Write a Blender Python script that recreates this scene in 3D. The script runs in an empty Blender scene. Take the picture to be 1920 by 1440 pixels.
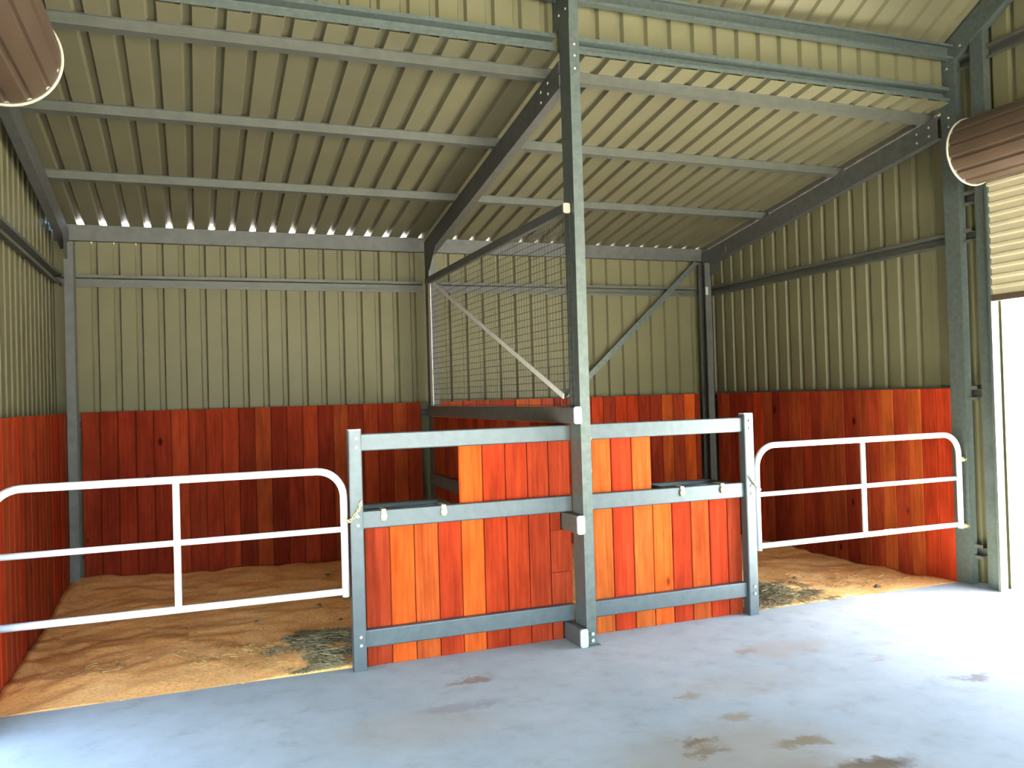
import bpy, math, random
from mathutils import Vector, noise
random.seed(7)
scn = bpy.context.scene
col = scn.collection

# ------------------------------------------------------------------ camera
F_PX, YAW, PITCH, ROLL = 1577.7, math.radians(20.729), math.radians(0.728), math.radians(-1.656)
CAM = Vector((-2.2976, -4.8869, 1.55))
cd = bpy.data.cameras.new('camera'); cam = bpy.data.objects.new('camera', cd); col.objects.link(cam)
cd.sensor_width = 36.0; cd.lens = 36.0 * F_PX / 1920.0; cd.clip_start = 0.02; cd.clip_end = 500
fw = Vector((math.sin(YAW)*math.cos(PITCH), math.cos(YAW)*math.cos(PITCH), math.sin(PITCH)))
r0 = Vector((math.cos(YAW), -math.sin(YAW), 0)); u0 = r0.cross(fw)
rr = r0*math.cos(ROLL) + u0*math.sin(ROLL); uu = -r0*math.sin(ROLL) + u0*math.cos(ROLL)
from mathutils import Matrix
cam.matrix_world = Matrix(((rr.x, uu.x, -fw.x, CAM.x), (rr.y, uu.y, -fw.y, CAM.y), (rr.z, uu.z, -fw.z, CAM.z), (0, 0, 0, 1)))
scn.camera = cam

# ------------------------------------------------------------------ world, sun, exposure
SUN_EL = math.radians(61.5)
SUN_TRAVEL = Vector((-0.91*math.cos(SUN_EL), 0.41*math.cos(SUN_EL), -math.sin(SUN_EL)))   # direction the light goes
w = bpy.data.worlds.new('world'); scn.world = w; w.use_nodes = True
wn = w.node_tree.nodes; wl = w.node_tree.links
sky = wn.new('ShaderNodeTexSky'); sky.sky_type = 'NISHITA'; sky.sun_disc = False
sky.sun_elevation = SUN_EL; sky.sun_rotation = math.atan2(0.91, -0.41); sky.air_density = 1.0; sky.dust_density = 1.5; sky.ozone_density = 1.0
wl.new(sky.outputs[0], wn['Background'].inputs[0]); wn['Background'].inputs[1].default_value = 0.25
sd = bpy.data.lights.new('sun', 'SUN'); sd.energy = 11.0; sd.angle = math.radians(0.6); sd.color = (1.0, 0.95, 0.86)
sun = bpy.data.objects.new('sun', sd); col.objects.link(sun); sun.location = (8, -4, 14)
sun.rotation_euler = SUN_TRAVEL.to_track_quat('-Z', 'Y').to_euler()
vs = scn.view_settings
vs.view_transform = 'Standard'; vs.look = 'None'; vs.gamma = 1.0; vs.use_curve_mapping = False; vs.exposure = 4.0

# ------------------------------------------------------------------ materials
def new_mat(name):
    m = bpy.data.materials.new(name); m.use_nodes = True
    nt = m.node_tree; return m, nt.nodes, nt.links, nt.nodes['Principled BSDF']
def noise_node(n, l, coord, scale, detail=4, rough=0.55, vscale=None):
    t = n.new('ShaderNodeTexNoise'); t.inputs['Scale'].default_value = scale; t.inputs['Detail'].default_value = detail; t.inputs['Roughness'].default_value = rough
    if vscale:
        mp = n.new('ShaderNodeMapping'); mp.inputs['Scale'].default_value = vscale; l.new(coord, mp.inputs['Vector']); coord = mp.outputs[0]
    l.new(coord, t.inputs['Vector']); return t
def ramp(n, l, src, stops):
    r = n.new('ShaderNodeValToRGB'); e = r.color_ramp.elements
    while len(e) < len(stops): e.new(0.5)
    for el, (p, c) in zip(e, stops): el.position = p; el.color = (*c, 1)
    l.new(src, r.inputs['Fac']); return r
def bump(n, l, b, src, strength, dist):
    k = n.new('ShaderNodeBump'); k.inputs['Strength'].default_value = strength; k.inputs['Distance'].default_value = dist
    l.new(src, k.inputs['Height']); l.new(k.outputs[0], b.inputs['Normal'])
def simple(name, c, rough=0.5, metal=0.0, var=0.12, scale=9.0, bumpiness=0.0):
    m, n, l, b = new_mat(name)
    tc = n.new('ShaderNodeTexCoord')
    t = noise_node(n, l, tc.outputs['Object'], scale, 5)
    lo = tuple(x*(1-var) for x in c); hi = tuple(min(1, x*(1+var)) for x in c)
    r = ramp(n, l, t.outputs['Fac'], [(0.3, lo), (0.7, hi)]); l.new(r.outputs[0], b.inputs['Base Color'])
    b.inputs['Roughness'].default_value = rough; b.inputs['Metallic'].default_value = metal
    if bumpiness: bump(n, l, b, t.outputs['Fac'], bumpiness, 0.01)
    return m
M = {}
M['steel'] = simple('galvanised_steel', (0.095, 0.116, 0.10), 0.42, 0.45, 0.16, 26)
M['frame'] = simple('galvanised_frame', (0.075, 0.077, 0.066), 0.55, 0.15, 0.18, 14)
M['purlin'] = simple('galvanised_purlin', (0.075, 0.078, 0.060), 0.5, 0.15, 0.12, 14)
M['rail'] = simple('galvanised_rail', (0.088, 0.108, 0.110), 0.42, 0.5, 0.10, 18)
M['gate'] = simple('gate_tube', (0.64, 0.65, 0.68), 0.34, 0.2, 0.05, 12)
M['cap'] = simple('end_cap', (0.40, 0.41, 0.39), 0.45, 0.3, 0.08, 30)
M['clad'] = simple('cream_cladding', (0.128, 0.120, 0.064), 0.42, 0.0, 0.05, 3)
M['clad'].node_tree.nodes['Principled BSDF'].inputs['Specular IOR Level'].default_value = 0.12
M['roof'] = simple('roof_sheet_underside', (0.115, 0.106, 0.060), 0.40, 0.0, 0.06, 3)
M['roof'].node_tree.nodes['Principled BSDF'].inputs['Specular IOR Level'].default_value = 0.12
M['brown'] = simple('brown_roller', (0.06, 0.038, 0.022), 0.45, 0.0, 0.10, 4)
M['cream_slat'] = simple('cream_curtain', (0.42, 0.37, 0.23), 0.42, 0.0, 0.05, 5)
M['ring'] = simple('cream_ring', (0.36, 0.33, 0.24), 0.5, 0.0, 0.05, 8)
M['plastic'] = simple('black_plastic', (0.035, 0.04, 0.035), 0.4, 0.0, 0.2, 8)
M['wire'] = simple('mesh_wire', (0.02, 0.02, 0.018), 0.6, 0.0, 0.15, 20)
M['zinc'] = simple('zinc_hook', (0.60, 0.55, 0.30), 0.35, 0.7, 0.15, 30)
M['twine'] = simple('orange_twine', (0.85, 0.60, 0.10), 0.8, 0.0, 0.2, 30)
M['hay'] = simple('hay', (0.42, 0.28, 0.10), 0.9, 0.0, 0.5, 3)
M['haydark'] = simple('trampled_hay', (0.20, 0.155, 0.07), 0.9, 0.0, 0.5, 3)
M['manure'] = simple('dark_clod', (0.13, 0.085, 0.04), 0.95, 0.0, 0.4, 30)
M['strap'] = simple('bright_strap', (0.55, 0.55, 0.50), 0.5, 0.0, 0.1, 15)

def wood():
    m, n, l, b = new_mat('hardwood_plank')
    oi = n.new('ShaderNodeObjectInfo'); tc = n.new('ShaderNodeTexCoord')
    off = n.new('ShaderNodeVectorMath'); off.operation = 'MULTIPLY_ADD'
    cmb = n.new('ShaderNodeCombineXYZ')
    for i in range(3): l.new(oi.outputs['Random'], cmb.inputs[i])
    off.inputs[1].default_value = (37, 53, 71); l.new(cmb.outputs[0], off.inputs[0]); l.new(tc.outputs['Object'], off.inputs[2])
    g = noise_node(n, l, off.outputs[0], 1.0, 5, 0.6, (55, 55, 2.2))
    g2 = noise_node(n, l, off.outputs[0], 1.0, 3, 0.6, (9, 9, 2.5))
    r1 = ramp(n, l, g.outputs['Fac'], [(0.3, (0.72, 0.66, 0.62)), (0.65, (1.08, 1.08, 1.08))])
    r2 = ramp(n, l, g2.outputs['Fac'], [(0.32, (0.74, 0.66, 0.62)), (0.65, (1.12, 1.1, 1.08))])
    mx = n.new('ShaderNodeMix'); mx.data_type = 'RGBA'; mx.blend_type = 'MULTIPLY'; mx.inputs[0].default_value = 1
    l.new(oi.outputs['Color'], mx.inputs[6]); l.new(r1.outputs[0], mx.inputs[7])
    mx2 = n.new('ShaderNodeMix'); mx2.data_type = 'RGBA'; mx2.blend_type = 'MULTIPLY'; mx2.inputs[0].default_value = 1
    l.new(mx.outputs[2], mx2.inputs[6]); l.new(r2.outputs[0], mx2.inputs[7])
    v = n.new('ShaderNodeTexVoronoi'); v.inputs['Scale'].default_value = 1.0
    mp = n.new('ShaderNodeMapping'); mp.inputs['Scale'].default_value = (4.2, 4.2, 2.1); l.new(off.outputs[0], mp.inputs[0]); l.new(mp.outputs[0], v.inputs['Vector'])
    kn = ramp(n, l, v.outputs['Distance'], [(0.045, (0.12, 0.08, 0.06)), (0.10, (1, 1, 1))])
    mx3 = n.new('ShaderNodeMix'); mx3.data_type = 'RGBA'; mx3.blend_type = 'MULTIPLY'; mx3.inputs[0].default_value = 0.9
    l.new(mx2.outputs[2], mx3.inputs[6]); l.new(kn.outputs[0], mx3.inputs[7])
    l.new(mx3.outputs[2], b.inputs['Base Color']); b.inputs['Roughness'].default_value = 0.8; b.inputs['Specular IOR Level'].default_value = 0.05
    bump(n, l, b, g.outputs['Fac'], 0.12, 0.004)
    return m
M['wood'] = wood()

def concrete():
    m, n, l, b = new_mat('concrete_slab')
    tc = n.new('ShaderNodeTexCoord'); co = tc.outputs['Object']
    t1 = noise_node(n, l, co, 0.9, 6, 0.6); t2 = noise_node(n, l, co, 6.0, 6, 0.65); t3 = noise_node(n, l, co, 60, 3)
    r = ramp(n, l, t1.outputs['Fac'], [(0.28, (0.27, 0.288, 0.278)), (0.5, (0.318, 0.330, 0.313)), (0.74, (0.375, 0.376, 0.348))])
    r2 = ramp(n, l, t2.outputs['Fac'], [(0.3, (0.84, 0.82, 0.78)), (0.45, (0.97, 0.97, 0.96)), (0.65, (1.04, 1.04, 1.04))])
    mx = n.new('ShaderNodeMix'); mx.data_type = 'RGBA'; mx.blend_type = 'MULTIPLY'; mx.inputs[0].default_value = 1
    l.new(r.outputs[0], mx.inputs[6]); l.new(r2.outputs[0], mx.inputs[7]); cur = mx.outputs[2]
    warp = noise_node(n, l, co, 7, 5, 0.7)
    wv = n.new('ShaderNodeVectorMath'); wv.operation = 'MULTIPLY_ADD'; wv.inputs[1].default_value = (0.30, 0.30, 0)
    l.new(warp.outputs['Color'], wv.inputs[0]); l.new(co, wv.inputs[2])
    stains = [(-0.93, -0.50, .13, .05, (0.30, 0.17, 0.09), .7), (-1.07, -0.84, .26, .07, (0.30, 0.30, 0.33), .6), (0.01, -1.18, .08, .06, (0.36, 0.24, 0.13), .55),
              (-0.25, -1.68, .12, .07, (0.13, 0.085, 0.05), .95), (-0.30, -1.78, .13, .05, (0.15, 0.10, 0.06), .85), (0.14, -1.86, .15, .07, (0.20, 0.15, 0.08), .85), (0.24, -2.18, .22, .10, (0.13, 0.09, 0.05), .95),
              (0.07, -1.52, .10, .06, (0.34, 0.25, 0.13), .6), (1.49, -1.58, .13, .06, (0.22, 0.17, 0.15), .7), (0.71, -0.71, .10, .05, (0.36, 0.24, 0.16), .55), (1.25, -1.13, .09, .05, (0.40, 0.27, 0.22), .4),
              (-0.2, -1.85, .65, .40, (0.36, 0.29, 0.17), .55), (-1.35, -1.0, .5, .28, (0.45, 0.36, 0.24), .3), (0.95, -0.75, .35, .2, (0.45, 0.36, 0.26), .4), (0.35, -1.15, .5, .2, (0.44, 0.36, 0.25), .25), (-0.1,-2.3,.6,.35,(0.30,0.24,0.15),.6)]
    for sx, sy, a, bb, c, f in stains:
        s = n.new('ShaderNodeVectorMath'); s.operation = 'SUBTRACT'; s.inputs[1].default_value = (sx+0.15, sy+0.15, 0); l.new(wv.outputs[0], s.inputs[0])
        d = n.new('ShaderNodeVectorMath'); d.operation = 'MULTIPLY'; d.inputs[1].default_value = (1/a, 1/bb, 0); l.new(s.outputs[0], d.inputs[0])
        ln = n.new('ShaderNodeVectorMath'); ln.operation = 'LENGTH'; l.new(d.outputs[0], ln.inputs[0])
        mr = n.new('ShaderNodeMapRange'); mr.interpolation_type = 'SMOOTHSTEP'
        mr.inputs[1].default_value = 0.35; mr.inputs[2].default_value = 1.15; mr.inputs[3].default_value = f; mr.inputs[4].default_value = 0; l.new(ln.outputs['Value'], mr.inputs[0])
        q = n.new('ShaderNodeMix'); q.data_type = 'RGBA'; l.new(mr.outputs[0], q.inputs[0]); l.new(cur, q.inputs[6]); q.inputs[7].default_value = (c[0]*.68, c[1]*.62, c[2]*.58, 1); cur = q.outputs[2]
    l.new(cur, b.inputs['Base Color'])
    b.inputs['Roughness'].default_value = 0.85; b.inputs['Specular IOR Level'].default_value = 0.08
    bump(n, l, b, t3.outputs['Fac'], 0.08, 0.004)
    return m
M['concrete'] = concrete()

def sand():
    m, n, l, b = new_mat('sandy_bedding')
    tc = n.new('ShaderNodeTexCoord'); co = tc.outputs['Object']
    t1 = noise_node(n, l, co, 2.2, 6, 0.65); t2 = noise_node(n, l, co, 45, 4, 0.7); t3 = noise_node(n, l, co, 9, 5, 0.7)
    r = ramp(n, l, t1.outputs['Fac'], [(0.3, (0.80, 0.36, 0.11)), (0.52, (0.93, 0.46, 0.155)), (0.75, (0.95, 0.54, 0.21))])
    r2 = ramp(n, l, t2.outputs['Fac'], [(0.3, (0.78, 0.74, 0.68)), (0.55, (1.04, 1.04, 1.04))])
    mx = n.new('ShaderNodeMix'); mx.data_type = 'RGBA'; mx.blend_type = 'MULTIPLY'; mx.inputs[0].default_value = 1
    l.new(r.outputs[0], mx.inputs[6]); l.new(r2.outputs[0], mx.inputs[7])
    r3 = ramp(n, l, t3.outputs['Fac'], [(0.25, (0.7, 0.66, 0.6)), (0.38, (1, 1, 1))])
    mx2 = n.new('ShaderNodeMix'); mx2.data_type = 'RGBA'; mx2.blend_type = 'MULTIPLY'; mx2.inputs[0].default_value = 0.8
    l.new(mx.outputs[2], mx2.inputs[6]); l.new(r3.outputs[0], mx2.inputs[7])
    l.new(mx2.outputs[2], b.inputs['Base Color']); b.inputs['Roughness'].default_value = 0.95; b.inputs['Specular IOR Level'].default_value = 0.05
    bump(n, l, b, t2.outputs['Fac'], 0.5, 0.02)
    return m
M['sand'] = sand()
M['ground'] = simple('pale_gravel', (0.52, 0.50, 0.44), 0.95, 0.0, 0.15, 2)

# ------------------------------------------------------------------ mesh helpers
class MB:
    def __init__(s): s.v = []; s.f = []
    def add(s, vs, fs):
        o = len(s.v); s.v += [tuple(p) for p in vs]; s.f += [tuple(i+o for i in f) for f in fs]; return s
    def extrude(s, prof, P0, P1, U, V):
        """closed 2-D profile swept from P0 to P1; U, V are the profile axes"""
        P0, P1, U, V = Vector(P0), Vector(P1), Vector(U), Vector(V); n = len(prof)
        a = [P0 + U*x + V*y for x, y in prof]; b = [P1 + U*x + V*y for x, y in prof]
        fs = [(i, (i+1) % n, n+(i+1) % n, n+i) for i in range(n)] + [tuple(range(n-1, -1, -1)), tuple(range(n, 2*n))]
        return s.add(a+b, fs)
    def box(s, lo, hi):
        x0, y0, z0 = lo; x1, y1, z1 = hi
        return s.add([(x0,y0,z0),(x1,y0,z0),(x1,y1,z0),(x0,y1,z0),(x0,y0,z1),(x1,y0,z1),(x1,y1,z1),(x0,y1,z1)],
                     [(0,3,2,1),(4,5,6,7),(0,1,5,4),(1,2,6,5),(2,3,7,6),(3,0,4,7)])
    def cbox(s, lo, hi, r=0.004, axis=2):
        """box with rounded long edges along axis"""
        ax = [i for i in range(3) if i != axis]
        w_, h_ = hi[ax[0]]-lo[ax[0]], hi[ax[1]]-lo[ax[1]]
        P0 = [0]*3; P0[ax[0]] = lo[ax[0]]; P0[ax[1]] = lo[ax[1]]; P0[axis] = lo[axis]
        P1 = list(P0); P1[axis] = hi[axis]
        U = [0]*3; U[ax[0]] = 1; V = [0]*3; V[ax[1]] = 1
        return s.extrude(rrect(w_, h_, r), P0, P1, U, V)
    def tube(s, pts, r, seg=12, closed=False):
        pts = [Vector(p) for p in pts]; n = len(pts); rings = []
        up = None
        for i, p in enumerate(pts):
            if closed: d = pts[(i+1) % n] - pts[i-1]
            else: d = pts[min(i+1, n-1)] - pts[max(i-1, 0)]
            d.normalize()
            if up is None:
                up = Vector((0, 0, 1)) if abs(d.z) < 0.9 else Vector((1, 0, 0))
            a = d.cross(up); 
            if a.length < 1e-4: a = d.cross(Vector((0, 1, 0)))
            a.normalize(); b = a.cross(d); up = b
            rings.append([p + (a*math.cos(2*math.pi*k/seg) + b*math.sin(2*math.pi*k/seg))*r for k in range(seg)])
        vs = [q for rg in rings for q in rg]; fs = []
        for i in range(n if closed else n-1):
            j = (i+1) % n
            for k in range(seg):
                fs.append((i*seg+k, i*seg+(k+1) % seg, j*seg+(k+1) % seg, j*seg+k))
        if not closed:
            fs.append(tuple(range(seg-1, -1, -1))); fs.append(tuple((n-1)*seg+k for k in range(seg)))
        return s.add(vs, fs)
    def build(s, name, mat, parent=None, smooth=False):
        me = bpy.data.meshes.new(name); me.from_pydata(s.v, [], s.f); me.update()
        import bmesh
        bm = bmesh.new(); bm.from_mesh(me); bmesh.ops.recalc_face_normals(bm, faces=bm.faces[:]); bm.to_mesh(me); bm.free()
        me.materials.append(M[mat])
        if smooth:
            for p in me.polygons: p.use_smooth = len(p.vertices) == 4
        o = bpy.data.objects.new(name, me); col.objects.link(o)
        if parent: o.parent = parent; 
        return o
def rrect(w_, h_, r, seg=3):
    out = []
    for cx, cy, a0 in ((w_-r, r, -90), (w_-r, h_-r, 0), (r, h_-r, 90), (r, r, 180)):
        for k in range(seg+1):
            a = math.radians(a0 + 90*k/seg); out.append((cx+r*math.cos(a), cy+r*math.sin(a)))
    return out
def c_prof(D, B, L=0.018, t=0.0035):
    return [(0,0),(D,0),(D,B),(D-L,B),(D-L,B-t),(D-t,B-t),(D-t,t),(t,t),(t,B-t),(L,B-t),(L,B),(0,B)]
def hat_prof(W=0.11, C=0.048, H=0.065, t=0.003):
    # feet at v=0, crown at v=H, u centred
    a, c = W/2, C/2; k = c+0.006
    return [(-a,0),(-k,0),(-c,H-t),(c,H-t),(k,0),(a,0),(a,t),(k+t,t),(c+t,H),(-c-t,H),(-k-t,t),(-a,t)]
def tag(o, label=None, cat=None, group=None, kind=None):
    if label: o['label'] = label
    if cat: o['category'] = cat
    if group: o['group'] = group
    if kind: o['kind'] = kind
    return o
def empty(name, loc=(0, 0, 0)):
    o = bpy.data.objects.new(name, None); col.objects.link(o); o.location = loc; o.empty_display_size = 0.1; return o
def part(mb, name, mat, parent, smooth=False):
    o = mb.build(name, mat, parent, smooth)
    b = parent
    loc = Vector((0, 0, 0))
    while b: loc += b.location; b = b.parent
    o.location = -loc                       # meshes are written in world coordinates
    return o

# ------------------------------------------------------------------ dimensions
XL, XR, YB = -3.32, 3.23, 3.33          # board faces of the side and back walls
CL, CR, CB = -3.425, 3.335, 3.445       # inner plane of the cladding
S = 0.16
pan = lambda y: 3.71 - S*y              # underside of the lean-to roof sheets
rtop = lambda y: 3.645 - S*y            # lean-to rafter top
RD = 0.172                              # rafter depth
MS = 0.57
mpan = lambda y: 4.195 - MS*y           # main roof underside (towards the ridge at y = YR)
mtop = lambda y: 4.172 - MS*y
YR = -2.0; YF = -4.0; YE = -7.4         # ridge, far side of the aisle, side opened to admit light
PITCH_R, RH = 0.182, 0.028

def rib_profile(a, b, phase):
    pts = [(a, 0)]
    k = math.floor((a-phase)/PITCH_R)
    c = phase + k*PITCH_R
    while c < b + PITCH_R:
        for du, d in ((-.031, 0), (-.017, RH), (.017, RH), (.031, 0), (.08, 0), (.11, 0)):
            u = c+du
            if a+.002 < u < b-.002: pts.append((u, d))
        c += PITCH_R
    pts.append((b, pts[-1][1] if False else 0)); return pts
def sheets(parent, a, b, phase, fn, name='cladding_sheet', per=4):
    """fn(u, d, t) -> world point; t 0..1 along the sheet; one object per sheet of four ribs"""
    edge = phase + PITCH_R*0.45
    k = math.floor((a-edge)/(PITCH_R*per)); x = edge + k*PITCH_R*per
    while x < b:
        s0, s1 = max(a, x), min(b, x+PITCH_R*per)
        if s1-s0 > 0.02:
            pr = rib_profile(s0, s1, phase); n = len(pr); mb = MB()
            vs = []
            for t in (0, 1):
                vs += [fn(u, d, t) for u, d in pr]
                vs += [fn(u, d+.0015, t) for u, d in pr]
            fs = []
            for i in range(n-1):
                fs.append((i, i+1, 2*n+i+1, 2*n+i)); fs.append((n+i, n+i+1, 3*n+i+1, 3*n+i))
                fs.append((i, i+1, n+i+1, n+i)); fs.append((2*n+i, 2*n+i+1, 3*n+i+1, 3*n+i))
            fs.append((0, n, 3*n, 2*n)); fs.append((n-1, 2*n-1, 4*n-1, 3*n-1))
            mb.add(vs, fs); part(mb, name, 'roof' if name == 'roof_sheet' else 'clad', parent)
        x += PITCH_R*per

# ------------------------------------------------------------------ floor, ground, sand
tag(MB().box((CL-.03, YE, -0.12), (CR+.03, 0.0225, 0.0)).build('floor', 'concrete'), kind='structure')
gr = MB(); NN = 8
gr.add([(-60, -60, -0.14), (60, -60, -0.14), (60, 60, -0.14), (-60, 60, -0.14)], [(0, 1, 2, 3)])
tag(gr.build('ground', 'ground'), kind='structure')
def sand_h(x, y):
    h = 0.030*noise.noise((x*1.1, y*1.1, 0.3)) + 0.022*noise.noise((x*3.1, y*3.1, 4.0)) + 0.014*noise.noise((x*8, y*8, 9.0))
    e = min(1, max(0, y/0.5))
    base = -0.005 + 0.012*e
    if x < 0: base += 0.05*max(0, (y-2.2)/1.1)*max(0, min(1, (-1.6-x)/1.4)) 
    else: base -= 0.045*min(1, y/1.0)
    base += 0.05*math.exp(-(((x+1.5)/.3)**2+((y-.35)/.35)**2)) + 0.04*math.exp(-(((x-1.6)/.35)**2+((y-.3)/.25)**2))
    return base + h*(0.25+0.75*e)
def sand_bed(name, x0, x1, y0, y1, label):
    st = 0.035; nx = int((x1-x0)/st); ny = int((y1-y0)/st); mb = MB()
    vs = [(x0+(x1-x0)*i/nx, y0+(y1-y0)*j/ny, sand_h(x0+(x1-x0)*i/nx, y0+(y1-y0)*j/ny)) for j in range(ny+1) for i in range(nx+1)]
    fs = [(j*(nx+1)+i, j*(nx+1)+i+1, (j+1)*(nx+1)+i+1, (j+1)*(nx+1)+i) for j in range(ny) for i in range(nx)]
    mb.add(vs, fs)
    # skirt down to the ground so that the bed has depth
    ring = [i for i in range(nx+1)] + [j*(nx+1)+nx for j in range(1, ny+1)] + [ny*(nx+1)+i for i in range(nx-1, -1, -1)] + [j*(nx+1) for j in range(ny-1, 0, -1)]
    o = len(mb.v); mb.v += [(vs[i][0], vs[i][1], -0.135) for i in ring]
    m_ = len(ring); mb.f += [(ring[k], ring[(k+1) % m_], o+(k+1) % m_, o+k) for k in range(m_)] + [tuple(o+k for k in range(m_))]
    ob = mb.build(name, 'sand', smooth=True)
    return tag(ob, label, 'sand', 'sand bedding in the stalls', 'stuff')
sand_bed('sand_bedding', XL+.002, -0.139, 0.023, YB-.004, 'orange sand bedding of the dim stall farther from the sunlit doorway')
sand_bed('sand_bedding', -0.066, XR-.002, 0.023, YB-.004, 'sunlit sand bedding of the stall beside the open roller door')

# ------------------------------------------------------------------ cladding walls
wb = tag(empty('wall_back', (0, CB, 0)), kind='structure')
sheets(wb, CL, CR, -3.125+0.02, lambda u, d, t: (u, CB+d, -.06 if t == 0 else pan(CB)-(.045 if u < -2.6 else .018 if u < -.25 else .003)))
def gable_top(y):
    if y > 0.03: return pan(y)-.004
    if y >= YR: return mpan(y)-.004
    if y >= YF-.03: return mpan(2*YR-y)-.004
    return pan(YF-y)-.004
def gable(name, X, sgn, door_lo, door_hi):
    e = tag(empty(name, (X, 0, 0)), kind='structure')
    sheets(e, door_hi, CB+.03, 0.06, lambda u, d, t: (X+sgn*d, u, -.06 if t == 0 else gable_top(u)))
    sheets(e, door_lo, door_hi, 0.06, lambda u, d, t: (X+sgn*d, u, 3.02 if t == 0 else gable_top(u)))
    sheets(e, YE, door_lo, 0.06, lambda u, d, t: (X+sgn*d, u, -.06 if t == 0 else gable_top(u)))
    return e
DH, DL = -0.33, -3.55
wl_ = gable('wall_left', CL, -1, DL, DH); wr_ = gable('wall_right', CR, 1, DL, DH)
wf_ = tag(empty('wall_far', (0, YE, 0)), kind='structure')
for xa, xb, zb in ((CL, -3.1, -.06), (-3.1, 2.4, 2.85), (2.4, CR, -.06)):      # unseen wide opening, added behind the camera to let in frontal light
    sheets(wf_, xa, xb, -3.1, lambda u, d, t: (u, YE-d, zb if t == 0 else pan(YF-YE)-.03))
# clerestory walls between the aisle and the lean-tos
wu = tag(empty('wall_upper', (0, 0.03, 3.7)), kind='structure')
sheets(wu, CL, CR, -3.06, lambda u, d, t: (u, 0.03+d, 3.736 if t == 0 else mpan(.03)-.005))
wu2 = tag(empty('wall_front', (0, YF-.03, 3.7)), kind='structure')
sheets(wu2, CL, CR, -3.06, lambda u, d, t: (u, YF-.03-d, 3.75 if t == 0 else mpan(.03)-.005))
# ------------------------------------------------------------------ roofs
eave_y = lambda u: CB-.01 if u < -2.58 else (3.472 if u < -.25 else 3.625)
ce = tag(empty('ceiling', (0, 0, 3.7)), kind='structure')
sheets(ce, CL-.02, CR+.02, -3.2, lambda u, d, t: (u, (-.03 if t == 0 else eave_y(u)), pan(-.03 if t == 0 else eave_y(u))+d), 'roof_sheet')
part(MB().box((-.25, 3.63, pan(3.63)-.04), (CR+.02, 3.635, pan(3.63)+.034)), 'eave_light_stop', 'roof', ce)  # strip added outside the eave to keep skylight out of the rib voids
sheets(ce, CL-.02, CR+.02, -3.2, lambda u, d, t: (u, YF-(.035 if t == 0 else 3.4), pan(.035 if t == 0 else 3.4)+d), 'roof_sheet')
sheets(ce, CL-.02, CR+.02, -3.2, lambda u, d, t: (u, (.10 if t == 0 else YR), mpan(.10 if t == 0 else YR)+d), 'roof_sheet')
sheets(ce, CL-.02, CR+.02, -3.2, lambda u, d, t: (u, (YF-.10 if t == 0 else YR), mpan(.10 if t == 0 else YR)+d), 'roof_sheet')
part(MB().extrude([(-.16, -.085), (0, .006), (.16, -.085), (.16, -.082), (0, .010), (-.16, -.082)], (CL-.02, YR, mpan(YR)+.035), (CR+.02, YR, mpan(YR)+.035), (0, 1, 0), (0, 0, 1)), 'ridge_cap', 'clad', ce)

# ------------------------------------------------------------------ board linings
def plank_mesh(w_, h_, t=0.02):
    mb = MB(); c = 0.004
    mb.extrude([(.0045, 0), (w_+.0035, 0), (w_+.0035, .006), (w_, .006), (w_, t-c), (w_-c, t), (c, t), (0, t-c), (0, .006), (.0045, .006)], (0, 0, 0), (0, 0, h_), (1, 0, 0), (0, 1, 0))
    me = bpy.data.meshes.new('plank'); me.from_pydata(mb.v, [], mb.f)
    import bmesh
    bm = bmesh.new(); bm.from_mesh(me); bmesh.ops.recalc_face_normals(bm, faces=bm.faces[:]); bm.to_mesh(me); bm.free()
    me.materials.append(M['wood']); return me
WC = {'dark': (0.2075, 0.026, 0.0095), 'deep': (0.1663, 0.0199, 0.0073), 'red': (0.3334, 0.0348, 0.0097), 'brick': (0.2804, 0.0377, 0.0125), 'brown': (0.2543, 0.0438, 0.0128), 'orange': (0.4594, 0.0814, 0.0126), 'tan': (0.4298, 0.0983, 0.0184), 'amber': (0.3853, 0.0742, 0.0155)}
_pm = {}
def plank(parent, origin, rotz, w_, h_, colour, jit=0.0015):
    key = (round(w_, 4), round(h_, 4))
    if key not in _pm: _pm[key] = plank_mesh(w_-.005, h_)
    o = bpy.data.objects.new('plank', _pm[key]); col.objects.link(o); o.parent = parent
    loc = Vector((0, 0, 0)); b = parent
    while b: loc += b.location; b = b.parent
    n = Vector((-math.sin(rotz), math.cos(rotz), 0))*random.uniform(-jit, 0)
    o.location = Vector(origin) - loc + n; o.rotation_euler = (0, 0, rotz)
    c = WC[colour]; k = random.uniform(.88, 1.12); h = random.uniform(.93, 1.07)
    o.color = (c[0]*k, c[1]*k*h, c[2]*k*h, 1)
    return o
PW = 0.1455
def pick(ws): 
    r = random.random()*sum(v for _, v in ws)
    for k, v in ws:
        r -= v
        if r <= 0: return k
    return ws[-1][0]
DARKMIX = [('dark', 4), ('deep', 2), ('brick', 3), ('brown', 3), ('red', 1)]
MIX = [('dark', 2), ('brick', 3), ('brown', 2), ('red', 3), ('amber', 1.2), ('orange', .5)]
PZ0 = -0.09
# back wall: boards face -Y (rotated by pi so that the chamfered face looks into the stall)
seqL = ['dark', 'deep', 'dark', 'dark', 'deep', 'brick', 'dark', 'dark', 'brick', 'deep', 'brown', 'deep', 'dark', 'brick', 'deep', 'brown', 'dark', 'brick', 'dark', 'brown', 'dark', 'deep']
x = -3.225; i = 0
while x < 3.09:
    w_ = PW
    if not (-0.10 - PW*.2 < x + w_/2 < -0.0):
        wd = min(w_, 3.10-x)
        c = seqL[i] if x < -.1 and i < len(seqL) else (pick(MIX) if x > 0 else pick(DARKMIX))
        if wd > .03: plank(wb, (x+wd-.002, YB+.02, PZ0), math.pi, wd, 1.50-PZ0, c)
    x += w_; i += 1
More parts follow.
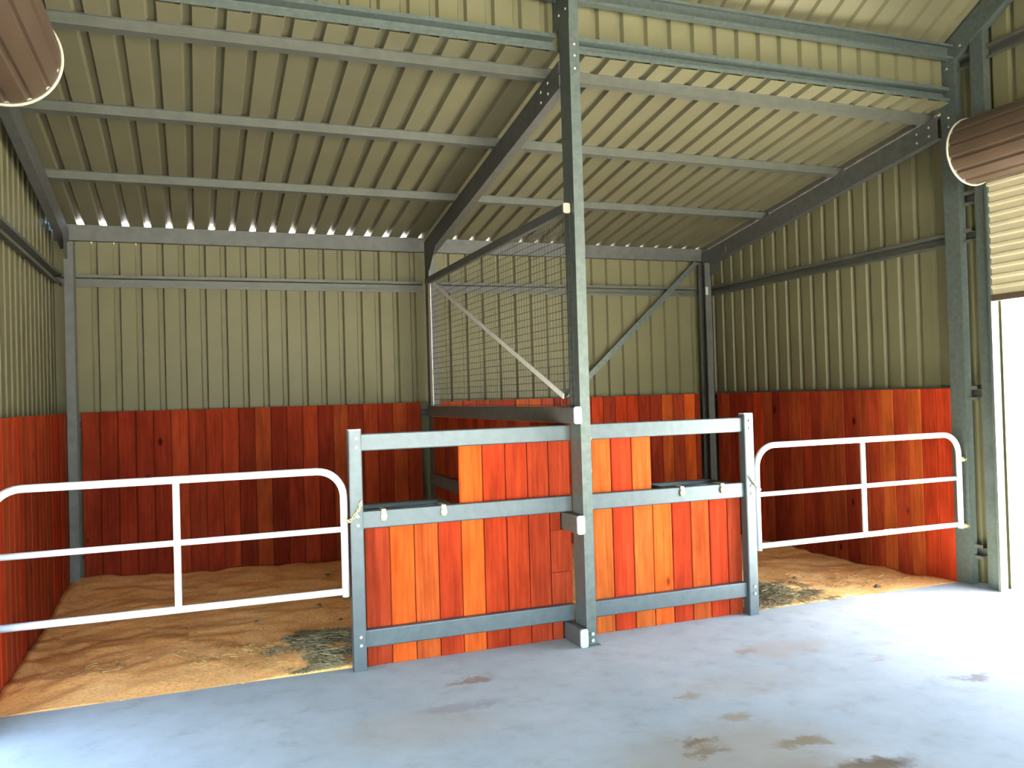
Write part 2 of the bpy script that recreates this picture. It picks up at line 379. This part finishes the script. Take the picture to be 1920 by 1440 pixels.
# left wall boards face +X, right wall boards face -X
y = 0.03; i = 0
seqW = ['brick', 'amber', 'brick', 'red', 'brown', 'brick']
while y < 3.19:
    wd = min(PW, 3.20-y)
    if wd > .03: plank(wl_, (XL-.02, y+wd-.002, PZ0), -math.pi/2, wd, 1.50-PZ0, seqW[i] if i < len(seqW) else pick(MIX[:4]))
    y += PW; i += 1
y = 0.055; i = 0
seqR = ['red', 'red', 'amber', 'brick', 'amber', 'brick', 'brown', 'dark', 'brown', 'brown', 'dark', 'brick', 'brown', 'dark']
while y < 3.18:
    wd = min(PW, 3.19-y)
    if wd > .03: plank(wr_, (XR+.02, y+.002, PZ0), math.pi/2, wd, 1.50-PZ0, seqR[i] if i < len(seqR) else pick(DARKMIX))
    y += PW; i += 1

# ------------------------------------------------------------------ steel frame: columns
def column(label, build_fn, group=None, name='steel_column', mat='steel', loc=(0, 0, 0)):
    e = empty(name, loc); tag(e, label, 'column', group)
    build_fn(e); return e
def bolt(parent, p, axis, r=0.011, h=0.009):
    a = Vector(axis); q = a.orthogonal().normalized(); s_ = a.cross(q)
    prof = [(r*math.cos(math.pi/3*k), r*math.sin(math.pi/3*k)) for k in range(6)]
    return part(MB().extrude(prof, Vector(p), Vector(p)+a*h, q, s_), 'bolt', 'zinc' if False else 'cap', parent)
def ccol(e, D, B, P0, P1, U, V, mat='steel', name='channel'):
    return part(MB().extrude(c_prof(D, B), P0, P1, U, V), name, mat, e)
# middle column in the stall front
def f(e):
    sh = ccol(e, .15, .066, (-.086, -.21, 0), (-.086, -.21, 4.12), (0, 1, 0), (1, 0, 0))
    for z in (3.63, 3.55, 3.70): bolt(sh, (-.055, -.2105, z), (0, -1, 0), .008, .006)
    for z in (.035, .075): bolt(sh, (-.05, -.2105, z), (0, -1, 0), .012, .012)
    part(MB().box((-.0905, -.225, 3.86), (-.0865, .02, 4.22)), 'gusset_plate', 'steel', e)
    for z in (3.93, 4.05):
        for y_ in (-.18, -.08): bolt(e, (-.0905, y_, z), (-1, 0, 0), .008, .006)
    part(MB().box((-.10, -.235, 0), (-.005, -.055, .008)), 'base_plate', 'steel', e)
column('tall galvanised channel column standing between the two stall fronts', f, loc=(-.05, -.13, 0))
def side_col(X, sg, y0, y1, ztop, e, girt_z=()):
    P = (X, y0, 0); c = ccol(e, y1-y0, .066, P, (X, y0, ztop), (0, 1, 0), (sg, 0, 0))
    return c
def f(e):
    side_col(XR, 1, -.085, .052, 4.14, e)
    for z in (3.60, 3.53, 4.06, 3.98): bolt(e, (XR, -.02, z), (-1, 0, 0), .008, .006)
column('galvanised column where a gate hangs beside the open sunlit doorway', f, loc=(XR, 0, 0))
def f(e):
    c = side_col(XR+.003, 1, -.335, -.225, 4.20, e)
column('galvanised door jamb column between gate column and open doorway', f, loc=(XR, -.26, 0))
def f(e):
    side_col(XL, -1, -.085, .028, 4.14, e)
column('galvanised column where the gate of the dim stall hangs by its side wall', f, loc=(XL, 0, 0))
def f(e):
    side_col(XL-.003, -1, -.335, -.225, 4.20, e)
column('galvanised jamb column under the end of the dark brown roller drum', f, loc=(XL, -.26, 0))
# back columns (front flange looks into the shed)
def f(e):
    ccol(e, .14, .075, (3.197, 3.188, -.1), (3.197, 3.188, 2.97), (0, 1, 0), (-1, 0, 0), 'frame')
    part(MB().extrude([(0, 0), (0, -.28), (-.05, -.28), (-.32, -.05), (-.32, 0)], (3.19, 3.19, rtop(3.2)-.03), (3.186, 3.19, rtop(3.2)-.03), (0, 1, 0), (0, 0, 1)), 'knee_plate', 'frame', e)
    part(MB().box((3.118, 3.178, 2.61), (3.15, 3.187, 2.70)), 'girt_cleat', 'cap', e)
column('galvanised corner column at the foot of the diagonal wall brace', f, mat='frame', loc=(3.16, 3.25, 0))
def f(e):
    ccol(e, .14, .075, (-3.315, 3.188, -.1), (-3.315, 3.188, 2.97), (0, 1, 0), (1, 0, 0), 'frame')
    part(MB().box((-3.30, 3.178, 2.60), (-3.243, 3.187, 2.71)), 'girt_cleat', 'frame', e)
    part(MB().extrude([(0, 0), (0, -.28), (-.05, -.28), (-.32, -.05), (-.32, 0)], (-3.29, 3.19, rtop(3.2)-.03), (-3.286, 3.19, rtop(3.2)-.03), (0, 1, 0), (0, 0, 1)), 'knee_plate', 'frame', e)
column('galvanised corner column in the darkest corner beside plain wall boards', f, mat='frame', loc=(-3.28, 3.25, 0))
def f(e):
    ccol(e, .14, .075, (-.09, 3.195, -.1), (-.09, 3.195, 2.97), (0, 1, 0), (1, 0, 0), 'frame')
    part(MB().extrude([(0, 0), (0, -.30), (-.05, -.30), (-.34, -.05), (-.34, 0)], (-.095, 3.20, rtop(3.2)-.03), (-.091, 3.20, rtop(3.2)-.03), (0, 1, 0), (0, 0, 1)), 'knee_plate', 'frame', e)
column('galvanised back wall column at the end of the wire mesh divider', f, mat='frame', loc=(-.05, 3.26, 0))
# columns on the far side of the aisle, behind the photographer
for X, lab in ((-.086, 'galvanised column in the middle of the far aisle side'), (XL+.07, 'galvanised column at the far end of the doorway with the lowered curtain'), (XR-.07, 'galvanised column at the far end of the sunlit doorway')):
    def f(e, X=X): ccol(e, .15, .066, (X, YF, 0), (X, YF, 4.12), (0, 1, 0), (1, 0, 0) if X < 1 else (-1, 0, 0))
    column(lab, f, loc=(X, YF, 0))
for X, lab in ((-.086, 'galvanised eave column in the middle of the open side'), (XL+.07, 'galvanised eave column at the shaded end of the open side'), (XR-.07, 'galvanised eave column at the sunny end of the open side')):
    def f(e, X=X): ccol(e, .15, .066, (X, YE+.06, 0), (X, YE+.06, 2.93), (0, 1, 0), (1, 0, 0) if X < 1 else (-1, 0, 0))
    column(lab, f, loc=(X, YE+.1, 0))

# ------------------------------------------------------------------ rafters
def rafter(label, X, sg, y0, y1, topf, mat='frame', depth=RD, bolts=()):
    a, b = Vector((X, y0, topf(y0)-depth)), Vector((X, y1, topf(y1)-depth))
    e = empty('rafter', (X, y0, topf(y0))); tag(e, label, 'rafter', None)
    c = part(MB().extrude(c_prof(depth, .066), a, b, (0, 0, 1), (sg, 0, 0)), 'channel', mat, e)
    for (y_, dz) in bolts: bolt(c, (X, y_, topf(y_)-depth+dz), (-sg, 0, 0), .009, .006)
    return e
rafter('galvanised roof rafter over the wire mesh divider', -.092, 1, -.055, 3.33, rtop, 'frame', RD, ((.12, .05), (.12, .12), (.24, .05), (.24, .12)))
rafter('galvanised roof rafter running along the top of the sunny side wall', XR-.03, 1, .06, 3.35, rtop, 'frame', RD, ((.14, .05), (.14, .12), (.26, .05), (.26, .12)))
rafter('dark roof rafter along the shaded side wall beyond the dark drum', XL+.03, -1, .06, 3.35, rtop, 'frame', RD)
for X, sg, nm in ((-.092, 1, 'middle'), (XR-.003, 1, 'right gable'), (XL+.003, -1, 'left gable')):
    rafter('steep galvanised rafter of the high aisle roof, %s' % {'middle': 'rising from the column between the stall fronts', 'right gable': 'above the sunlit doorway gate', 'left gable': 'above the drum of the lowered curtain'}[nm], X, sg, .0, YR, mtop, 'steel', .195, ((-.03, .05), (-.03, .13), (-.15, .05)))
    rafter('steep galvanised rafter on the far slope of the aisle roof, %s' % {'middle': 'in the middle', 'right gable': 'at the sunny gable', 'left gable': 'at the shaded gable'}[nm], X, sg, YF, YR, lambda y: mtop(2*YR-y), 'steel', .195)
    rafter('galvanised rafter of the far lean-to roof, %s' % {'middle': 'in the middle', 'right gable': 'at the sunny wall', 'left gable': 'at the shaded wall'}[nm], X+(-.03*sg if nm != 'middle' else 0), sg, YF+.05, YE+.08, lambda y: rtop(YF-y), 'frame', RD)

# ------------------------------------------------------------------ purlins and girts (top-hat sections)
def hat(name, label, cat, P0, P1, U, V, mat='purlin', group=None, W=.11):
    if name == 'roof_purlin': W = .094
    o = MB().extrude(hat_prof(W, .052 if name == 'roof_purlin' else .048, .063 if name == 'roof_purlin' else .065), P0, P1, U, V).build(name, mat)
    return tag(o, label, cat, group)
slope = Vector((0, 1, -S)).normalized(); nrm = Vector((0, S, 1)).normalized()
ordn = ['upper', 'middle', 'lower']
for k, y_ in enumerate((.20, 1.20, 2.28)):
    z_ = pan(y_)-.0005
    hat('roof_purlin', '%s roof purlin of the dim stall bay without a wall brace' % ordn[k], 'purlin', (XL-.05, y_, z_), (-.053, y_, z_), slope, -nrm, group='lean-to roof purlins')
    hat('roof_purlin', '%s roof purlin of the stall bay that has the diagonal wall brace' % ordn[k], 'purlin', (-.049, y_, z_), (XR+.05, y_, z_), slope, -nrm, group='lean-to roof purlins')
    hat('roof_purlin', '%s roof purlin of the open lean-to across the aisle' % ordn[k], 'purlin', (XL-.05, YF-y_, z_), (XR+.05, YF-y_, z_), Vector((0, -1, -S)).normalized(), Vector((0, S, -1)).normalized(), group='far lean-to roof purlins')
# eave purlins (channels)
def eave(label, X0, X1, y0, z0, D, sgn, mat='frame'):
    o = MB().extrude(c_prof(D, .055), (X0, y0, z0), (X1, y0, z0), (0, 0, 1), (0, sgn, 0)).build('eave_purlin', mat); return tag(o, label, 'purlin')
eave('galvanised eave purlin on top of the back wall of the dim stall without a brace', CL+.01, -.053, 3.372, 3.02, pan(3.41)-.004-3.02, 1)
eave('galvanised eave purlin on top of the back wall above the diagonal brace', -.049, CR-.01, 3.372, 3.02, pan(3.41)-.004-3.02, 1)
eave('galvanised eave purlin along the outer wall of the far lean-to', CL+.01, CR-.01, YE+.058, 3.02, .13, -1)
eave('galvanised eave purlin under the high aisle roof over the dim stall', XL+.075, -.10, -.035, 4.035, .11, -1, 'steel')
eave('galvanised eave purlin under the high aisle roof over the stall by the sunlit doorway', .0, XR-.005, -.035, 4.035, .11, -1, 'steel')
eave('galvanised eave purlin under the far slope of the aisle roof, shaded half', XL+.075, -.10, YF+.035, 4.035, .11, 1, 'steel')
eave('galvanised eave purlin under the far slope of the aisle roof, sunny half', .0, XR-.075, YF+.035, 4.035, .11, 1, 'steel')
ms = Vector((0, 1, -MS)).normalized(); mn = Vector((0, MS, 1)).normalized()
# girts: feet face the inside, crown against the cladding
def girt_back(z, X0, X1, lab): return hat('wall_girt', lab, 'girt', (X0, CB-.068, z), (X1, CB-.068, z), (0, 0, 1), (0, 1, 0))
girt_back(2.665, XL-.05, -.10, 'wall girt across the back wall of the dim stall without a brace')
girt_back(2.665, -.005, XR+.05, 'wall girt across the back wall crossed by the diagonal brace')
for z, nm in ((.25, 'low'), (1.40, 'board top')):
    girt_back(z, XL-.05, XR+.05, '%s wall girt hidden behind the back wall boards' % nm)
def girt_side(X, sg, z, y0, y1, lab): return hat('wall_girt', lab, 'girt', (X-sg*.068, y0, z), (X-sg*.068, y1, z), (0, 0, 1), (sg, 0, 0))
girt_side(CR, 1, 2.665, -.16, 3.37, 'wall girt rising along the cladding of the sunny side wall')
girt_side(CR, 1, 1.46, -.16, 3.37, 'wall girt behind the top of the sunny side wall boards')
girt_side(CR, 1, .25, -.16, 3.37, 'wall girt near the floor behind the sunny side wall boards')
girt_side(CR, 1, 2.95, -.34, -.03, 'short girt behind the roller drum bracket by the gate column')
girt_side(CR, 1, 3.995, DL-.4, .03, 'high gable girt above the drum at the sunlit doorway')
girt_side(CL, -1, 2.665, -.16, 3.37, 'wall girt along the shaded side wall cladding')
girt_side(CL, -1, 1.40, -.16, 3.37, 'wall girt behind the top of the shaded side wall boards')
girt_side(CL, -1, .25, -.16, 3.37, 'wall girt near the floor behind the shaded side wall boards')
girt_side(CL, -1, 3.995, DL-.4, .03, 'high gable girt above the drum of the lowered curtain')
# girt at the foot of the clerestory wall
def hatm(lab, X0, X1): return hat('wall_girt', lab, 'girt', (X0, -.045, 3.775), (X1, -.045, 3.775), (0, 0, 1), (0, 1, 0), 'steel')
hatm('girt at the foot of the high wall over the dim stall', XL-.05, -.10)
hatm('girt at the foot of the high wall over the stall by the sunlit doorway', -.005, XR-.004)
tag(hat('wall_girt', 'girt at the foot of the far high wall', 'girt', (XL-.05, YF+.045, 3.775), (XR+.05, YF+.045, 3.775), (0, 0, 1), (0, -1, 0), 'steel'))

# ------------------------------------------------------------------ stall fronts
def post(e, x0, x1, h=1.37):
    p = part(MB().cbox((x0, -.075, 0), (x1, -.004, h), .008, 2), 'post', 'rail', e)
    part(MB().cbox((x0+.002, -.073, h), (x1-.002, -.006, h+.008), .006, 2), 'cap', 'cap', p)
    xm = (x0+x1)/2
    for z in (1.325, 1.275, .88, .83, .195, .148): bolt(p, (xm+.005, -.075, z), (0, -1, 0), .0095, .006)
    return p
RZ = ((1.25, 1.35), (.803, .905), (.122, .224))
fl = empty('fence_panel', (-.75, -.04, 0)); tag(fl, 'stall front with a wide feed window and five upper boards beside the middle column', 'fence panel')
post(fl, -1.481, -1.406)
for z0, z1 in RZ: part(MB().cbox((-1.404, -.05, z0), (-.088, -.004, z1), .007, 0), 'rail', 'rail', fl)
cl_ = ['brick', 'orange', 'amber', 'red', 'orange', 'red', 'red', 'brick', 'brick', 'amber']
bx = [-1.392, -1.243, -1.096, -.948, -.803, -.657, -.508, -.363, -.219, -.072]
for k in range(9):
    top = 1.25 if bx[k] > -.81 else .86
    if k < 8: plank(fl, (bx[k+1]-.002, .021, .002), math.pi, bx[k+1]-bx[k], top+.03 if top > 1 else top, cl_[k])
    else:                                            # last board is cut out around the divider rails
        for z0, z1 in ((.115, .42), (.423, .687), (.803, 1.28)): plank(fl, (bx[k+1]-.002, .021, z0), math.pi, bx[k+1]-bx[k], z1-z0, cl_[k])
        for z0, z1 in ((.003, .113), (.689, .801)): plank(fl, (-.145, .021, z0), math.pi, -.143-bx[k], z1-z0, cl_[k])
fr = empty('fence_panel', (.6, -.04, 0)); tag(fr, 'stall front with three upper boards between middle column and doorway gate', 'fence panel')
post(fr, 1.208, 1.283)
for z0, z1 in RZ: part(MB().cbox((-.018, -.05, z0), (1.206, -.004, z1), .007, 0), 'rail', 'rail', fr)
cr_ = ['tan', 'tan', 'red', 'tan', 'orange', 'red', 'amber', 'red', 'brick']
bx = [-.035, .08, .222, .373, .519, .664, .81, .955, 1.10, 1.21]
for k in range(9):
    top = 1.28 if bx[k] < .5 else .86
    plank(fr, (bx[k+1]-.002, .021, .002), math.pi, bx[k+1]-bx[k], top, cr_[k])

# ------------------------------------------------------------------ partition with wire mesh
pt = empty('stall_divider', (-.1, 1.5, 0)); tag(pt, 'stall divider of boards and rails with a wire mesh screen on top', 'partition')
for z0, z1 in ((1.362, 1.464), (.69, .80), (.005, .112)):
    r_ = part(MB().cbox((-.137, -.222, z0), (-.090, 3.19, z1), .007, 1), 'rail', 'frame', pt)
    part(MB().extrude(rrect(.051, z1-z0+.004, .014), (-.139, -.236, z0-.002), (-.139, -.2225, z0-.002), (1, 0, 0), (0, 0, 1)), 'end_cap', 'cap', r_)
y = 0.035; k = 0
while y < 3.18:
    wd = min(PW, 3.19-y)
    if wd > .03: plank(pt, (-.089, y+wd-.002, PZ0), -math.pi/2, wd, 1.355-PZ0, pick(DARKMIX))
    y += PW; k += 1
tr = part(MB().cbox((-.135, -.15, 2.665), (-.092, 3.19, 2.725), .006, 1), 'mesh_rail', 'frame', pt)
part(MB().extrude(rrect(.047, .064, .012), (-.137, -.162, 2.663), (-.137, -.1505, 2.663), (1, 0, 0), (0, 0, 1)), 'end_cap', 'ring', tr)
me_ = MB(); XM = -.101; st = .05
y = -.17
while y < 3.19:
    me_.tube([(XM, y, 1.464), (XM, y, 2.665)], .0018, 4); y += st
z = 1.475
while z < 2.66:
    me_.tube([(XM+.0036, -.18, z), (XM+.0036, 3.19, z)], .0018, 4); z += st
tag(part(me_, 'wire_mesh', 'wire', pt), kind='stuff')
part(MB().box((-.106, 3.10, 1.466), (-.095, 3.185, 2.664)), 'edge_strip', 'strap', pt)
bp0, bp1 = Vector((-.112, 2.95, 2.64)), Vector((-.112, -.03, 1.53)); d_ = (bp1-bp0).normalized(); n_ = Vector((1, 0, 0)).cross(d_)
part(MB().extrude([(-.003, -.017), (.003, -.017), (.003, .017), (-.003, .017)], bp0, bp1, (1, 0, 0), n_), 'mesh_brace', 'strap', pt)

# diagonal strap on the back wall of the right bay
a_, b_ = Vector((3.13, 3.365, 3.0)), Vector((1.40, 3.365, 1.43)); d_ = (b_-a_).normalized(); n_ = Vector((0, 1, 0)).cross(d_)
tag(MB().extrude([(-.005, -.031), (.005, -.031), (.005, .031), (-.005, .031)], a_, b_, (0, 1, 0), n_).build('diagonal_brace', 'steel'), 'flat diagonal brace running up the back wall to the corner column', 'brace')

# ------------------------------------------------------------------ gates
def gate(label, x0, x1, xm, hinge_right):
    Y = -.045; r = .021; zt, zb, zend = 1.148, .458, .428; R_ = .15
    e = empty('stall_gate', ((x0+x1)/2, Y, 0)); tag(e, label, 'gate')
    pts = [(x0, Y, zend), (x0, Y, zt-R_)]
    for k in range(1, 9):
        a = math.pi/2*k/8; pts.append((x0+R_-R_*math.cos(a), Y, zt-R_+R_*math.sin(a)))
    for k in range(0, 9):
        a = math.pi/2*k/8; pts.append((x1-R_+R_*math.sin(a), Y, zt-R_+R_*math.cos(a)))
    pts.append((x1, Y, zend))
    part(MB().tube(pts, r, 14), 'frame_tube', 'gate', e, True)
    part(MB().tube([(x0+r*.6, Y, zb), (x1-r*.6, Y, zb)], .0195, 14), 'bottom_bar', 'gate', e, True)
    part(MB().tube([(x0+r*.6, Y, .812), (x1-r*.6, Y, .812)], .0165, 14), 'middle_bar', 'gate', e, True)
    part(MB().tube([(xm, Y, zb+.012), (xm, Y, zt-.012)], .0185, 14), 'upright', 'gate', e, True)
    xh = x1 if hinge_right else x0; sg = 1 if hinge_right else -1; hl = .048 if hinge_right else .05
    for z in (.955, .445):
        h = part(MB().cbox((min(xh+sg*.012, xh+sg*hl), Y-.014, z-.018), (max(xh+sg*.012, xh+sg*hl), Y+.014, z+.018), .005, 0), 'hinge', 'zinc', e)
        part(MB().tube([(xh+sg*.04, Y-.03, z), (xh+sg*.04, Y+.02, z)], .009, 8), 'hinge_pin', 'zinc', h)
    return e
gate('white tubular gate of the dim stall with orange sand behind it', -3.27, -1.512, -2.398, False)
gate('bright white tubular gate beside the open sunlit doorway', 1.318, 3.182, 2.25, True)

# ------------------------------------------------------------------ latch chains
def chain(label, pts, n):
    e = empty('latch_chain', pts[0]); tag(e, label, 'chain')
    P = [Vector(p) for p in pts]; L_ = [(P[i+1]-P[i]).length for i in range(len(P)-1)]; tot = sum(L_)
    for k in range(n):
        s_ = tot*(k+.5)/n; i = 0
        while s_ > L_[i] and i < len(L_)-1: s_ -= L_[i]; i += 1
        c = P[i].lerp(P[i+1], s_/L_[i]); d = (P[i+1]-P[i]).normalized()
        q = d.orthogonal().normalized(); q2 = d.cross(q)
        a = math.radians(90*(k % 2)+20); v = q*math.cos(a)+q2*math.sin(a)
        lp = [c + d*(math.cos(t)*.0135) + v*(math.sin(t)*.008) for t in [2*math.pi*j/10 for j in range(10)]]
        part(MB().tube(lp, .0026, 6, True), 'link', 'zinc', e, True)
    return e
chain('zinc latch chain holding the gate of the dim stall to its post', [(-1.515, -.072, .875), (-1.49, -.088, .86), (-1.46, -.088, .885), (-1.43, -.086, .93), (-1.418, -.084, .97)], 11)
chain('zinc latch chain holding the gate by the sunlit doorway to its post', [(1.232, -.086, .95), (1.25, -.088, .925), (1.275, -.088, .89), (1.30, -.078, .87), (1.325, -.073, .85)], 9)

# ------------------------------------------------------------------ feed bins hooked over the middle rail
def bin_(label, x0, x1, hx):
    e = empty('feed_bin', ((x0+x1)/2, .15, .6)); tag(e, label, 'feed bin')
    mb = MB(); y0, y1, z0, z1 = .030, .25, .64, .898
    def ringp(i, z, o): 
        return [(x0+i+o, y0+o, z), (x1-i-o, y0+o, z), (x1-i-o, y1-i*1.5-o, z), (x0+i+o, y1-i*1.5-o, z)]
    vs = ringp(0, z1, 0)+ringp(.05, z0, 0)+ringp(0, z1, .006)+ringp(.05, z0+.006, .006)
    fs = [(k, (k+1) % 4, 4+(k+1) % 4, 4+k) for k in range(4)]+[(4, 5, 6, 7)]+[(8+k, 8+(k+1) % 4, 12+(k+1) % 4, 12+k) for k in range(4)]+[(12, 13, 14, 15)]+[(k, (k+1) % 4, 8+(k+1) % 4, 8+k) for k in range(4)]
    mb.add(vs, fs); part(mb, 'body', 'plastic', e)
    rim = [(x0-.006, y0, z1+.002), (x1+.006, y0, z1+.002), (x1+.006, y1+.006, z1+.002), (x0-.006, y1+.006, z1+.002)]
    part(MB().tube(rim, .009, 8, True), 'rim', 'plastic', e, True)
    for x_ in hx:
        h = part(MB().extrude([(.030, .890), (.036, .890), (.036, .912), (-.055, .912), (-.058, .908), (-.058, .845), (-.0525, .845), (-.0525, .907), (.030, .907)], (x_-.013, 0, 0), (x_+.013, 0, 0), (0, 1, 0), (0, 0, 1)), 'hook', 'zinc', e)
        tp = [Vector((x_, -.060, .868))+Vector((math.cos(t)*.015, 0, math.sin(t)*.021)) for t in [2*math.pi*j/12 for j in range(12)]]
        part(MB().tube(tp, .0045, 6, True), 'hook_ring', 'zinc', h, True)
    return e
bin_('black feed bin hooked over the rail under the wide feed window', -1.37, -.87, (-1.285, -.925))
bin_('black feed bin hooked over the rail near the post of the doorway gate', .62, 1.12, (.715, 1.03))

# ------------------------------------------------------------------ baling twine on the middle column
tw = empty('baling_twine', (.01, -.06, 1.3)); tag(tw, 'loose orange baling twine hanging beside the middle column', 'twine')
for k in range(5):
    x0 = .012+.008*k; pts = []
    for j in range(14):
        t = j/13; pts.append((x0+.012*math.sin(3.1*t*math.pi+k*1.7)+.006*math.sin(9*t+k), -.058-.004*math.sin(5*t+k), 1.245-t*(.34-.02*k)))
    part(MB().tube(pts, .003, 5), 'strand', 'twine', tw, True)
part(MB().tube([(.010+.026*math.cos(a)+.018, -.06, 1.255+.02*math.sin(a)) for a in [2*math.pi*j/12 for j in range(12)]], .003, 5, True), 'knot', 'twine', tw, True)

# ------------------------------------------------------------------ roller doors
def roller(label, X, Z, R_, ye, y1, wallX, sg, curtain_to):
    e = empty('roller_door', (X, (ye+y1)/2, 0)); tag(e, label, 'roller door')
    # wound curtain: a drum with the step of the outer turn and shallow corrugations
    n = 132; prof = []
    for k in range(n):
        a = 2*math.pi*k/n
        rib = .011 if (k % 9) in (0, 1) else 0.0
        prof.append(((R_-rib)*math.cos(a), (R_-rib)*math.sin(a)))
    part(MB().extrude(prof, (X, ye-.012, Z), (X, y1+.012, Z), (1, 0, 0), (0, 0, 1)), 'drum', 'brown', e)
    for yy in (ye, y1):
        ring = [(X+(R_+.004)*math.cos(a), yy, Z+(R_+.004)*math.sin(a)) for a in [2*math.pi*j/64 for j in range(64)]]
        part(MB().tube(ring, .008, 6, True), 'end_ring', 'ring', e, True)
        part(MB().tube([(X, yy-.004, Z), (X, yy+.004, Z)], R_-.006, 48), 'end_disc', 'ring', e)
        part(MB().tube([(X, yy-.03, Z), (X, yy+.03, Z)], .025, 12), 'axle', 'steel', e)
    # hanging curtain: horizontal corrugations
    xc = wallX
    z = Z; prof = []
    while z > curtain_to+.03:
        prof += [(0, z), (0, z-.034), (.012, z-.044), (.012, z-.062), (0, z-.072)]; z -= .076
    back = [(p[0]+.003, p[1]) for p in prof[::-1]]
    part(MB().extrude(prof+back, (xc, -.345, 0), (xc, y1+.03, 0), (-sg, 0, 0), (0, 0, 1)), 'curtain', 'cream_slat', e)
    part(MB().box((xc-.02, y1+.03, curtain_to), (xc+.02, -.362, curtain_to+.045)), 'bottom_rail', 'brown', e)
    for ya, yb in ((-.358, -.337), (y1-.05, y1+.028)):
        part(MB().extrude(c_prof(yb-ya, .045, .008, .003), (xc-.022, ya, 0), (xc-.022, ya, 2.98), (0, 1, 0), (1, 0, 0)), 'guide', 'steel', e)
        part(MB().box((min(X-.03, wallX), ya+.045, Z-.035), (max(X+.03, wallX+.05*sg), ya+.053, Z+.035)), 'bracket', 'steel', e)
    return e
roller('half raised cream roller curtain under a brown drum at the sunlit doorway', 2.99, 3.205, .235, -.42, DL+.06, XR-.008, 1, 2.135)
roller('dark brown roller drum of the lowered curtain by the shaded wall', -3.085, 3.205, .235, -.42, DL+.06, XL+.008, -1, 1.15)

# ------------------------------------------------------------------ straw and droppings
def straw(name, mat, cx, cy, rx, ry, n, lmin, lmax, label, hmax):
    mb = MB()
    for k in range(n):
        while True:
            a, b = random.uniform(-1, 1), random.uniform(-1, 1)
            rr_ = (a*a+b*b)**.5; wob = .62+.5*noise.noise((math.atan2(b, a)*1.3+cx, cy, 2.0))
            if rr_ < 1 and random.random() < math.exp(-(rr_/wob)**2*1.6) and noise.noise((a*3+cx*5, b*3, 1.0)) > -.35*random.random(): break
        x_, y_ = cx+a*rx, cy+b*ry
        if y_ < .012: y_ = .012+abs(.012-y_)*.3
        if not (XL+.05 < x_ < XR-.05): continue
        if -1.40 < x_ < 1.2 and y_ < .06: y_ += .06
        L_ = random.uniform(lmin, lmax); th = random.uniform(0, 2*math.pi); tilt = random.uniform(-.25, .25)
        z_ = sand_h(x_, y_)+.003+random.random()**2*hmax*(1.05-(a*a+b*b)**.5)
        d = Vector((math.cos(th), math.sin(th), tilt))*L_/2; m_ = Vector((random.uniform(-.2, .2), random.uniform(-.2, .2), random.uniform(0, .3)))*L_
        P = Vector((x_, y_, z_))
        pts = [P-d, P+m_*.3, P+d]
        pts = [Vector((p.x, max(p.y, .006), max(p.z, sand_h(p.x, max(p.y, .006))+.002))) for p in pts]
        mb.tube(pts, random.uniform(.0012, .0026), 3)
    return tag(mb.build(name, mat), label, 'hay', None, 'stuff')
straw('hay_pile', 'haydark', -1.47, .38, .46, .60, 2400, .03, .11, 'dark trampled hay heaped in the sand behind the end post of the feed window', .06)
straw('loose_straw', 'hay', -2.05, .55, 1.2, .62, 260, .02, .08, 'thin scatter of loose straw over the sand of the dim stall', .006)
straw('hay_pile', 'haydark', 1.55, .28, .60, .52, 2400, .03, .10, 'brown hay scattered in the sand behind the latch post of the doorway gate', .05)
straw('loose_straw', 'hay', 2.2, .45, 1.0, .6, 260, .02, .08, 'thin scatter of loose straw over the sand of the sunlit stall', .006)
def clods(label, spots, grp):
    for (x_, y_, r_) in spots:
        mb = MB(); n1, n2 = 7, 5; sd_ = random.random()*50
        vs = []; 
        for j in range(n2+1):
            ph = math.pi*j/n2
            for i_ in range(n1):
                th = 2*math.pi*i_/n1; v = Vector((math.sin(ph)*math.cos(th), math.sin(ph)*math.sin(th), .6*math.cos(ph)))
                k = 1+.3*noise.noise(v*2+Vector((sd_, 0, 0))); vs.append(Vector((x_, y_, sand_h(x_, y_)+r_*.3))+v*r_*k)
        fs = [(j*n1+i_, j*n1+(i_+1) % n1, (j+1)*n1+(i_+1) % n1, (j+1)*n1+i_) for j in range(n2) for i_ in range(n1)]
        tag(mb.add(vs, fs).build('clod', 'manure', smooth=True), label, 'clod', grp)
G1, G2 = 'clods on the dim stall sand', 'clods on the sunlit stall sand'
clods('small dark clod beside the trampled hay in the dim stall', [(-1.66, .83, .018), (-1.36, 1.15, .014)], G1)
clods('lone small clod near the shaded side wall boards', [(-2.75, .62, .016)], G1)
clods('dark clod close to the back boards of the dim stall', [(-1.25, 2.55, .022), (-1.12, 2.4, .018)], G1)
clods('small clod out on bare sand in the middle of the dim stall', [(-1.92, 1.35, .014), (-1.95, 2.0, .014), (-1.45, 1.6, .014)], G1)
clods('largest dark clod on the sand edge by the sunlit concrete', [(2.60, .22, .026)], G2)
clods('dark clod near the boards deep behind the doorway gate', [(2.25, .75, .022)], G2)
clods('small clod next to the scattered hay behind the doorway gate', [(1.62, .75, .018)], G2)
clods('tiny clod between hay and the larger clods behind the doorway gate', [(2.05, .55, .015)], G2)
